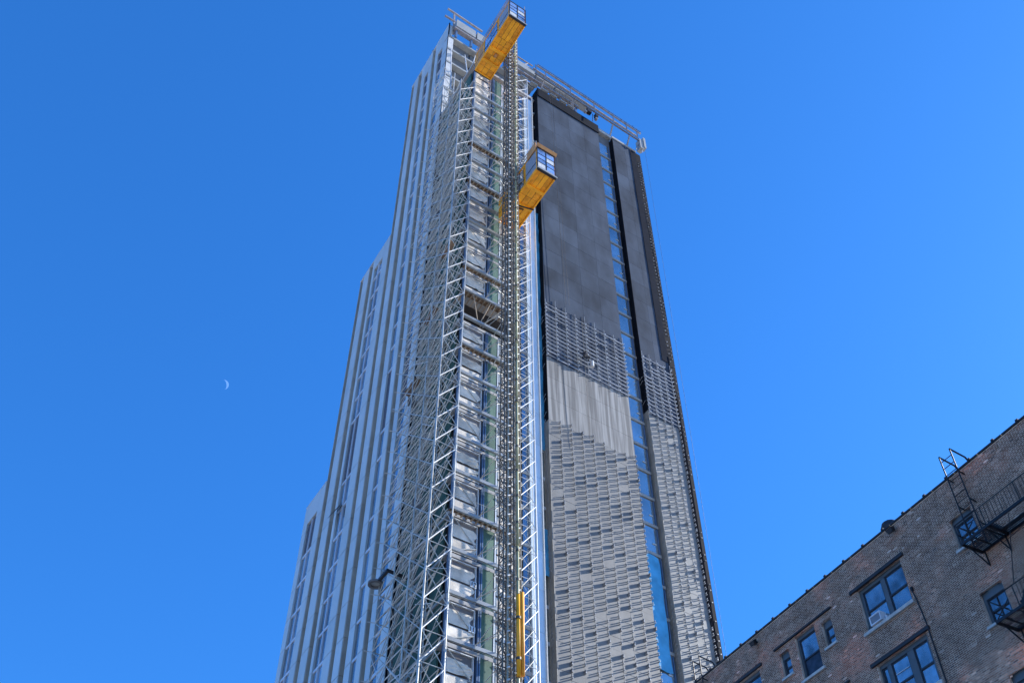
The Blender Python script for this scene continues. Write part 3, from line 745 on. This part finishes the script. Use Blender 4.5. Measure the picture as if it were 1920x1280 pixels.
    if canopy:
        poly('visor', [T.v(*v) for v in ((-w_ - .05, yf - .1, hh + .1), (w_ + .1, yf - .1, hh + .1), (w_ + .1, yf - .3, hh + .35), (-w_ - .05, yf - .3, hh + .35),
             (-w_ - .05, yf - .02, hh + .16), (w_ + .1, yf - .02, hh + .16), (w_ + .1, yf - .22, hh + .41), (-w_ - .05, yf - .22, hh + .41))],
             [(0, 1, 2, 3), (7, 6, 5, 4), (0, 4, 5, 1), (1, 5, 6, 2), (2, 6, 7, 3), (3, 7, 4, 0)], M['orange'], rt)
        sl('plywood_side', [(-w_ - .08, -w_ - .02, -l_ + .05, -l_ + 1.5, hh - .25, hh + .75)], M['orange'])
        tl = [((-w_, l_ * .28, -.04), (w_, l_ * .12, -.04)), ((-w_, l_ * .36, -.06), (w_ * .2, l_ * .26, -.06)), ((-w_ * .8, l_ * .7, -.04), (w_ * .6, l_ * .75, -.04))]
        tubes('under_bar', tl, .075, M['blackm'], rt)
    else:
        sl('end_gate', [(-w_, w_, l_ + .02, l_ + .1, -.04, .1)], M['blackm'])
        sl('control_box', [(-w_ * .1, w_ * .15, l_ * .2, l_ * .32, -.08, .13)], M['orange'])
    # roller arm reaching the mast
    xs = w_ if not canopy else -w_
    tubes('roller_arm', [((xs, -1.2, 1.0), (xs + (.3 if not canopy else -.35), .4, 1.0)), ((xs, .9, 1.8), (xs + (.3 if not canopy else -.35), .4, 1.9))], .05, M['mastd'], rt)
car(-.35, 1.72, -7.6, -.45, 102.6, 'upper yellow hoist car at the top of the mast, left of it', False)
car(3.12, 5.12, -6.85, -.2, 78.4, 'lower yellow hoist car with orange plywood visor, right of the mast', True)

# ------------------------------------------------------------------ disc on bracket, camera ball
dsc = root('bracket_disc', 'round grey disc on a short bracket arm sticking out left from the corner scaffold', 'disc')
N = 20; c = (-2.0, 6.9, 42.0); r0 = .52
vs = []
for rr_, zz in ((.33, 0), (r0, 0), (r0, .16), (.33, .2)):
    vs += [T.v(c[0], c[1], c[2]) + Vector((rr_ * math.cos(2 * math.pi * i / N), rr_ * math.sin(2 * math.pi * i / N), zz)) for i in range(N)]
fs = [(k * N + i, k * N + (i + 1) % N, ((k + 1) % 4) * N + (i + 1) % N, ((k + 1) % 4) * N + i) for k in range(4) for i in range(N)]
poly('disc_ring', vs, fs, M['graywall'], dsc)
poly('disc_plate', [T.v(*c) + Vector((.34 * math.cos(2 * math.pi * i / N), .34 * math.sin(2 * math.pi * i / N), .12)) for i in range(N)], [tuple(range(N))], M['return'], dsc)
solid('bracket_arm', [(-2.1, -1.9, 5.0, 6.3, 41.95, 42.15), (-1.9, -.4, 4.95, 5.15, 41.95, 42.1)], M['blackm'], dsc)

# ------------------------------------------------------------------ people
def person(label, pts, rads, edges, P, mtl, helm):
    me = bpy.data.meshes.new('body'); me.from_pydata([tuple(T.v(*p)) for p in pts], edges, [])
    o = bpy.data.objects.new('person', me); COL.objects.link(o); me.materials.append(mtl)
    sk = o.modifiers.new('skin', 'SKIN'); ss = o.modifiers.new('sub', 'SUBSURF'); ss.levels = ss.render_levels = 2
    for i, r_ in enumerate(rads): me.skin_vertices[0].data[i].radius = (r_, r_)
    me.skin_vertices[0].data[0].use_root = True
    o.location = T.o + T.v(*P); o['label'] = label; o['category'] = 'person'
    hp = pts[helm]
    vs, fs = [], []
    for i in range(5):
        ph = math.pi / 2 * i / 4
        for j in range(10): vs.append(T.v(*hp) + Vector((.125 * math.cos(ph) * math.cos(j * math.pi / 5), .125 * math.cos(ph) * math.sin(j * math.pi / 5), .02 + .15 * math.sin(ph))))
    for i in range(4):
        for j in range(10): fs.append((i * 10 + j, i * 10 + (j + 1) % 10, (i + 1) * 10 + (j + 1) % 10, (i + 1) * 10 + j))
    poly('helmet', vs, fs, M['white'], o, smooth=True)
    return o
pts = [(0, 0, 0), (0, -.02, .28), (0, -.02, .5), (0, -.04, .63), (0, -.05, .76), (.2, -.03, .48), (.36, .1, .3), (.44, .28, .42), (-.2, -.03, .48), (-.38, .1, .34), (-.5, .28, .5),
       (.14, 0, -.08), (.34, -.25, .05), (.36, .15, -.25), (.44, .1, -.3), (-.14, 0, -.08), (-.34, -.28, .0), (-.36, .15, -.3), (-.42, .08, -.36)]
ed = [(0, 1), (1, 2), (2, 3), (3, 4), (2, 5), (5, 6), (6, 7), (2, 8), (8, 9), (9, 10), (0, 11), (11, 12), (12, 13), (13, 14), (0, 15), (15, 16), (16, 17), (17, 18)]
rd = [.16, .15, .17, .07, .11, .08, .055, .045, .08, .055, .045, .11, .08, .06, .07, .11, .08, .06, .07]
person('worker in dark clothes hanging on ropes in front of the bracket grid', pts, rd, ed, (17.3, 6.3, 75.2), M['navycloth'], 4)
bagv = tubev(Vector((0, 0, 0)), Vector((0, 0, -.75)), .2, 10)
bg_ = poly('tool_bag', bagv, tubef(10), M['white']); bg_.location = T.o + T.v(18.1, 6.4, 75.1); bg_['label'] = 'white tool bag hanging beside the worker on the ropes'; bg_['category'] = 'bag'
person('worker leaning out on the top of the corner scaffold below the roof', pts, rd, ed, (.9, 4.6, 109.3), M['navycloth'], 4)

# ------------------------------------------------------------------ BRICK BUILDING
bb = root('brick_building', 'dark weathered brick building with a flat roof at the lower right', 'building', B)
ZT = 27.5
opn = [  # s0, s1, z0, z1, arch
    (22.9, 25.4, 24.1, 26.0, 0), (22.8, 25.45, 20.75, 22.68, 0), (28.15, 29.4, 24.05, 26.05, 0), (28.15, 29.4, 20.75, 22.75, 0),
    (29.9, 30.5, 24.72, 25.85, 1), (27.12, 27.72, 24.68, 25.82, 1), (31.95, 34.4, 24.1, 25.95, 0),
    (19.15, 20.2, 24.62, 25.95, 1), (19.1, 20.12, 21.42, 22.72, 1), (19.1, 20.2, 18.1, 19.62, 1)]
S0, S1, Z0 = 11.0, 42.0, 17.0
# backing wall with real holes
ss_ = sorted({S0, S1, *[o_[0] for o_ in opn], *[o_[1] for o_ in opn]}); zz_ = sorted({Z0, ZT, *[o_[2] for o_ in opn], *[o_[3] for o_ in opn]})
bk = []
for i in range(len(ss_) - 1):
    for j in range(len(zz_) - 1):
        cs_, cz_ = (ss_[i] + ss_[i + 1]) / 2, (zz_[j] + zz_[j + 1]) / 2
        if not any(o_[0] < cs_ < o_[1] and o_[2] < cz_ < o_[3] for o_ in opn):
            bk.append((ss_[i], ss_[i + 1], -.4, -.007, zz_[j], zz_[j + 1]))
solid('wall', bk, M['mortar'], bb, B)
solid('lower_wall', [(-6, 42, -.4, -.002, 0, Z0 - .002), (-6, S0 - .002, -.4, -.002, Z0, ZT)], M['bricktex'], bb, B)
solid('body', [(-6, 42, -12, -1.4, 0, ZT - .5)], M['darkroom'], bb, B)
solid('end_wall', [(41.6, 42, -12, -.41, 0, ZT), (-6, -5.6, -12, -.41, 0, ZT)], M['bricktex'], bb, B)
solid('roof', [(-5.9, 41.9, -12, -.4, ZT - .45, ZT - .3)], M['roof'], bb, B)
# bricks
CH, CL, J = .0717, .213, .016
rr = random.Random(5)
allb = []
row = 0; z = Z0 + .003
while z + CH < ZT:
    zc = z + CH / 2
    cuts = []
    for (s0, s1, z0, z1, ar) in opn:
        if z0 < zc < z1:
            if ar:
                spring = z1 - .24
                if zc > spring:
                    hw_ = (s1 - s0) / 2 * math.sqrt(max(0, 1 - ((zc - spring) / .25) ** 2)); c_ = (s0 + s1) / 2
                    cuts.append((c_ - hw_, c_ + hw_))
                else: cuts.append((s0, s1))
            else: cuts.append((s0, s1))
    header = row % 7 == 3
    ln_ = CL / 2 if header else CL
    s = S0 + (.0 if row % 2 else ln_ / 2) - CL
    while s < S1:
        x0, x1 = max(s, S0) + J / 2, min(s + ln_, S1) - J / 2; s += ln_
        seg = [(x0, x1)]
        for (c0, c1) in cuts:
            ns = []
            for (p0, p1) in seg:
                if p1 <= c0 or p0 >= c1: ns.append((p0, p1))
                else:
                    if p0 < c0 - .03: ns.append((p0, c0))
                    if p1 > c1 + .03: ns.append((c1, p1))
            seg = ns
        for (p0, p1) in seg:
            if p1 - p0 > .03: allb.append((p0, p1, z, z + CH - J))
    z += CH; row += 1
def tone(s, z):
    t = rr.gauss(.46, .17)
    band = 20.3 + .35 * math.sin(s * 1.1)
    if rr.random() < .035: t += .3
    if rr.random() < .10: t -= .22
    return min(1, max(0, t))
def brickmesh(lst, name, single=False):
    vs, fs, tn, mi = [], [], [], []
    for (s0, s1, z0, z1) in lst:
        o_ = rr.uniform(-.005, .005); t = tone(s0, z0); k = len(vs)
        f_ = .004
        for (sa, za) in ((s0, z0), (s1, z0), (s1, z1), (s0, z1)): vs.append(B.v(sa, -.02, za))
        for (sa, za) in ((s0 + f_, z0 + f_), (s1 - f_, z0 + f_), (s1 - f_, z1 - f_), (s0 + f_, z1 - f_)): vs.append(B.v(sa, o_ + rr.uniform(-.001, .001), za))
        F_ = [(4, 5, 6, 7), (0, 1, 5, 4), (1, 2, 6, 5), (2, 3, 7, 6), (3, 0, 4, 7)]
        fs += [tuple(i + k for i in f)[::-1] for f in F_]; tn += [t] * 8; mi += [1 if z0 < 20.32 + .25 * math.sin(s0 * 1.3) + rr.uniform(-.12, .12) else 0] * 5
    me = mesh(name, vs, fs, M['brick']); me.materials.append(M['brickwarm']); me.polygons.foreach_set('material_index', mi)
    at = me.attributes.new('tone', 'FLOAT', 'POINT'); at.data.foreach_set('value', tn)
    return me
allb.sort(key=lambda q: (q[0] - 19.5) ** 2 * .5 + (q[2] - 20.2) ** 2)
for q in allb[:290]:
    o = bpy.data.objects.new('brick', brickmesh([q], 'brick')); link(o, bb)
o = bpy.data.objects.new('brick', brickmesh(allb[290:], 'brickwork')); o['kind'] = 'stuff'; link(o, bb)
# coping with cleats
cop = [(s_, s_ + 1.18, -.45, .05, ZT, ZT + .07) for s_ in [-6 + 1.2 * k for k in range(40)]]
boxes('coping', cop, M['lintel'], bb, B, key=lambda b: b[0])
boxes('coping_cleat', [(s_ - .06, s_ + .06, -.1, .08, ZT + .04, ZT + .13) for s_ in [11.2 + 1.2 * k for k in range(25)]], M['lintel'], bb, B)
# lintels and sills
lint = [(22.65, 25.75, 26.0), (22.55, 25.7, 22.7), (26.95, 30.75, 26.12), (26.95, 30.75, 22.8), (31.7, 34.7, 25.97)]
boxes('lintel', [(a, b_, -.05, .09 if q == 0 or 1 else .03, z, z + (.13 if i not in (2, 3) else .07)) for i, (a, b_, z) in enumerate(lint) for q in (0,)], M['lintel'], bb, B)
boxes('sill', [(22.8, 25.55, -.1, .12, 23.96, 24.09), (22.7, 25.55, -.1, .12, 20.6, 20.74), (28.0, 29.5, -.1, .10, 23.93, 24.04), (28.0, 29.5, -.1, .10, 20.6, 20.74),
               (29.85, 30.6, -.1, .08, 24.62, 24.71), (27.05, 27.8, -.1, .08, 24.58, 24.67), (31.85, 34.5, -.1, .1, 23.96, 24.09), (19.1, 20.32, -.1, .1, 24.52, 24.61), (19.0, 20.25, -.1, .1, 21.32, 21.41)], M['stone'], bb, B)
def bwin(s0, s1, z0, z1, lights, arch=False, low='bglass', depth=-.17):
    """lights: list of (s0, s1) sash openings (far to near); window frame with sashes, glass panes"""
    fr = solid('window', [], M['sash'], bb, B) if False else None
    vs_boxes = [(s0, s0 + .07, depth - .06, depth + .06, z0, z1), (s1 - .07, s1, depth - .06, depth + .06, z0, z1), (s0 + .07, s1 - .07, depth - .06, depth + .06, z1 - (.16 if not arch else .3), z1), (s0 + .07, s1 - .07, depth - .06, depth + .05, z0, z0 + .05)]
    cur = s0 + .07
    for (a, b_) in sorted(lights):
        if a > cur + .02: vs_boxes.append((cur, a, depth - .05, depth + .05, z0 + .05, z1 - (.16 if not arch else .3)))
        cur = b_
    if cur < s1 - .09: vs_boxes.append((cur, s1 - .07, depth - .05, depth + .05, z0 + .05, z1 - (.16 if not arch else .3)))
    win = solid('window', vs_boxes, M['sash'], bb, B)
    zt = z1 - (.16 if not arch else .3); zm = (z0 + zt) / 2
    for (a, b_) in lights:
        solid('sash', [(a, a + .045, depth - .03, depth + .02, z0 + .05, zt), (b_ - .045, b_, depth - .03, depth + .02, z0 + .05, zt), (a + .045, b_ - .045, depth - .03, depth + .03, zm - .035, zm + .035),
                       (a + .045, b_ - .045, depth - .03, depth + .02, zt - .05, zt), (a + .045, b_ - .045, depth - .03, depth + .02, z0 + .05, z0 + .11)], M['sashb'], win, B)
        solid('pane', [(a + .045, b_ - .045, depth - .02, depth - .01, zm + .035, zt - .05)], M['bglass'], win, B)
        solid('pane', [(a + .045, b_ - .045, depth - .025, depth - .015, z0 + .11, zm - .035)], M[low], win, B)
    solid('room', [(s0 - .2, s1 + .2, -1.2, -.6, z0 - .2, z1 + .2)], M['darkroom'], bb, B)
    return win
bwin(22.9, 25.4, 24.1, 26.0, [(22.98, 23.98), (24.2, 25.25)])
w2 = bwin(22.8, 25.45, 20.75, 22.68, [(22.95, 23.68), (24.0, 24.88), (25.08, 25.36)])
solid('light_tube', [(24.1, 24.8, -.155, -.15, 22.02, 22.045)], M['white'], w2, B)
bwin(28.15, 29.4, 24.05, 26.05, [(28.25, 29.3)], low='dglass')
bwin(28.15, 29.4, 20.75, 22.75, [(28.25, 29.3)])
bwin(29.9, 30.5, 24.72, 25.85, [(29.98, 30.42)], True); bwin(27.12, 27.72, 24.68, 25.82, [(27.2, 27.64)], True)
bwin(31.95, 34.4, 24.1, 25.95, [(32.05, 33.0), (33.25, 34.3)])
bwin(19.15, 20.2, 24.62, 25.95, [(19.25, 20.1)], True); bwin(19.1, 20.12, 21.42, 22.72, [(19.2, 20.02)], True); bwin(19.1, 20.2, 18.1, 19.62, [(19.2, 20.1)], True)
solid('small_pane_bar', [(19.66, 19.69, -.16, -.14, 24.7, 25.6), (19.6, 19.63, -.16, -.14, 21.5, 22.4)], M['sashb'], bb, B)
# air conditioners
def ac(s, z, label):
    t = root('air_conditioner', label, 'air conditioner', B, 'window air conditioners', at=B.o + B.v(s, 0, z))
    solid('case', [(-.3, .3, -.15, .16, 0, .38)], M['acw'], t, B)
    solid('grille', [(-.25, .25, .162, .17, .05, .33)], M['acg'], t, B)
    solid('bezel', [(-.3, .3, .165, .19, .34, .385), (-.3, .3, .165, .19, 0, .045), (-.3, -.255, .165, .19, .045, .34), (.255, .3, .165, .19, .045, .34)], M['acw'], t, B)
ac(24.72, 24.12, 'white window air conditioner on the sill of the upper double window')
ac(24.45, 20.77, 'white window air conditioner in the lower three part window')
cn = solid('bottle', [(24.28, 24.36, -.05, .02, 24.1, 24.27)], M['acw'], None, B); cn['label'] = 'small white bottle on the sill beside the upper air conditioner'; cn['category'] = 'bottle'
# drain pipe / cable beside the windows
dp = root('down_cable', 'thick black cable running down the brick from the corner of the double window', 'cable', B)
tubes('cable_run', [((22.76, .07, 24.5), (22.66, .07, 24.0)), ((22.66, .07, 24.0), (22.58, .07, 22.9)), ((22.58, .07, 22.9), (22.55, .07, 17.2))], .028, M['iron'], dp, B)
solid('junction_box', [(22.70, 22.80, 0, .08, 24.42, 24.58)], M['iron'], dp, B)
# vent cowl on the roof
vt = root('roof_vent', 'dark round vent cowl rising above the roof edge of the brick building', 'vent', B)
vs, fs = [], []; N = 20
prof = [(.2, 26.9), (.2, 28.1), (.40, 28.15), (.42, 28.27), (.33, 28.5), (.17, 28.62), (0.01, 28.66)]
for (r_, z_) in prof: vs += [B.v(23.6, -1.0, z_) + Vector((r_ * math.cos(2 * math.pi * i / N), r_ * math.sin(2 * math.pi * i / N), 0)) for i in range(N)]
for k in range(len(prof) - 1): fs += [(k * N + i, k * N + (i + 1) % N, (k + 1) * N + (i + 1) % N, (k + 1) * N + i) for i in range(N)]
poly('cowl', vs, fs, M['lintel'], vt, smooth=True)
for (s_, z_, lb) in ((22.67, 27.1, 'small black floodlight under the roof edge below the vent cowl'), (31.73, 27.0, 'small black floodlight under the roof edge near the far end of the brick wall')):
    t = root('wall_floodlight', lb, 'floodlight', B, 'floodlights under the roof edge', at=B.o + B.v(s_, 0, z_))
    solid('arm', [(-.03, .03, 0, .25, .1, .16)], M['iron'], t, B)
    poly('lamp_head', [B.v(*v) for v in ((-.14, .15, .2), (.14, .15, .2), (.16, .38, .05), (-.16, .38, .05), (-.1, .1, 0), (.1, .1, 0), (.12, .3, -.12), (-.12, .3, -.12))],
         [(0, 1, 2, 3), (7, 6, 5, 4), (0, 4, 5, 1), (1, 5, 6, 2), (2, 6, 7, 3), (3, 7, 4, 0)], M['iron'], t)
# roof ladders with goosenecks
def ladder(s0, s1, zb, zt, label, bottomcut=0):
    t = root('roof_ladder', label, 'ladder', B, 'iron ladders hooked over the parapet')
    for s_ in (s0, s1):
        tubes('stringer', [((s_, .3, zb), (s_, .3, zt))], .028, M['iron'], t, B)
        tubes('gooseneck', [((s_, .3, zt), (s_, -.45, zt - .12)), ((s_, -.45, zt - .12), (s_, -.62, zt - .35)), ((s_, -.62, zt - .35), (s_, -.62, ZT - .2))], .036, M['iron'], t, B)
        tubes('wall_bracket', [((s_, .3, z_), (s_, 0, z_ - .05)) for z_ in (ZT - .25, ZT - 1.55, ZT - 2.6)], .03, M['iron'], t, B)
    z_ = zb + .1; rg = []
    while z_ < zt - .25: rg.append(((s0, .3, z_), (s1, .3, z_))); z_ += .33
    tubes('rung', rg, .016, M['iron'], t, B)
ladder(18.82, 19.38, 24.0, 28.35, 'iron roof ladder rising from the upper fire escape balcony')
ladder(35.58, 36.12, 24.0, 28.4, 'iron roof ladder far along the wall in front of the tower base')
# fire escape
fe = root('fire_escape', 'black iron fire escape with two slatted balconies and stairs at the right edge', 'fire escape', B)
def balcony(zf, sL, sR):
    sl_ = []
    for k in range(11):
        o0 = .06 + k * .085
        s_end = 18.15 if o0 > .34 else sR
        sl_.append((s_end, sL, o0, o0 + .036, zf, zf + .012))
    boxes('slat', sl_, M['iron'], fe, B)
    boxes('frame_bar', [(sR, sL, .98, 1.03, zf - .05, zf + .05), (sR, sL, .02, .06, zf - .05, zf + .05), (sL - .05, sL, .06, .98, zf - .06, zf + .03), (18.1, 18.15, .06, .98, zf - .06, zf + .03),
                        (sR, 18.15, .34, .38, zf - .05, zf + .04), (18.8, 18.84, .06, .98, zf - .05, zf - .01)], M['iron'], fe, B)
    tb = []
    s_ = sR
    while s_ < sL: tb.append(((s_, 1.0, zf), (s_, 1.0, zf + .82))); s_ += .16
    tubes('baluster', [t for t in tb if t[0][0] < sL - .95], .010, M['iron'], fe, B)
    tubes('handrail', [((sR, 1.0, zf + .82), (sL, 1.0, zf + .82)), ((sL, 1.0, zf + .82), (sL, .05, zf + .82)), ((sL, 1.0, zf + .42), (sL, .05, zf + .42))], .022, M['iron'], fe, B)
    tubes('rail_post', [((s__, 1.0, zf), (s__, 1.0, zf + .84)) for s__ in (sL, 18.15, 16.6)], .02, M['iron'], fe, B)
    tubes('cross_brace', [((sL, 1.0, zf + .82), (sL - .75, 1.0, zf)), ((sL, 1.0, zf), (sL - .75, 1.0, zf + .5))], .022, M['iron'], fe, B)
    # inner stair guard along the opening
    tubes('stair_guard', [((18.15, .96, zf + .1), (18.15, .06, zf + .1)), ((18.15, .4, zf), (16.4, .4, zf + .02))], .03, M['iron'], fe, B)
    boxes('guard_tooth', [(18.06, 18.10, .1 + .09 * k, .12 + .09 * k, zf, zf + .22) for k in range(10)], M['iron'], fe, B)
    for s__ in (sL - .12, 18.25, 16.0):
        tubes('bracket', [((s__, .98, zf - .05), (s__, .02, zf - .05)), ((s__, .85, zf - .06), (s__, .02, zf - .62)), ((s__, .03, zf - .05), (s__, .03, zf - .62))], .028, M['iron'], fe, B)
balcony(23.98, 19.37, 13.5); balcony(20.74, 19.2, 13.5)
# stair between balconies
for o_ in (.45, .95): tubes('stair_stringer', [((18.05, o_, 20.8), (15.4, o_, 24.0))], .07, M['iron'], fe, B, n=4)
boxes('stair_tread', [(17.95 - k * .2, 18.15 - k * .2, .47, .93, 20.95 + k * .24, 20.98 + k * .24) for k in range(13)], M['iron'], fe, B)
tubes('stay_rod', [((17.2, .98, 23.9), (18.05, .98, 21.6)), ((17.45, .98, 23.1), (16.4, .98, 23.2))], .014, M['iron'], fe, B)

# ------------------------------------------------------------------ moon
def ray(u, v):
    x = (u - 960) / 1960; y = (640 - v) / 1960
    return Vector((x, math.cos(PITCH) - y * math.sin(PITCH), math.sin(PITCH) + y * math.cos(PITCH))).normalized()
MD = 8000.; d = ray(419.5, 721); cen = d * MD; rad = MD * math.tan(R(.26))
lim = sdir - d * sdir.dot(d); lim.normalize(); up_ = d.cross(lim).normalized()
ph = math.acos(max(-1, min(1, sdir.dot(d))))                    # elongation
vs, fs = [], []; A, Bn = 24, 8
for i in range(A + 1):
    t = -math.pi / 2 + math.pi * i / A
    for j in range(Bn + 1):
        lon = math.pi / 2 - (ph * .80) * (1 - j / Bn) if True else 0      # from terminator to limb
        x = math.cos(t) * math.sin(lon); zq = math.sin(t); dep = -math.cos(t) * math.cos(lon)
        vs.append(lim * (x * rad) + up_ * (zq * rad) + d * (dep * rad))
for i in range(A):
    for j in range(Bn):
        k = i * (Bn + 1) + j; fs.append((k, k + 1, k + Bn + 2, k + Bn + 1))
mm = bpy.data.materials.new('moonlit surface'); mm.use_nodes = True; n_ = mm.node_tree.nodes; l_ = mm.node_tree.links; n_.clear()
em = n_.new('ShaderNodeEmission'); ou = n_.new('ShaderNodeOutputMaterial'); em.inputs['Color'].default_value = (.16, .38, .95, 1); em.inputs['Strength'].default_value = .6
l_.new(em.outputs[0], ou.inputs['Surface'])
mo = poly('moon', vs, fs, mm, smooth=True); mo.location = Vector((0, 0, 1.6)) + cen
mo['label'] = 'pale crescent moon in the blue sky left of the tower'; mo['category'] = 'moon'
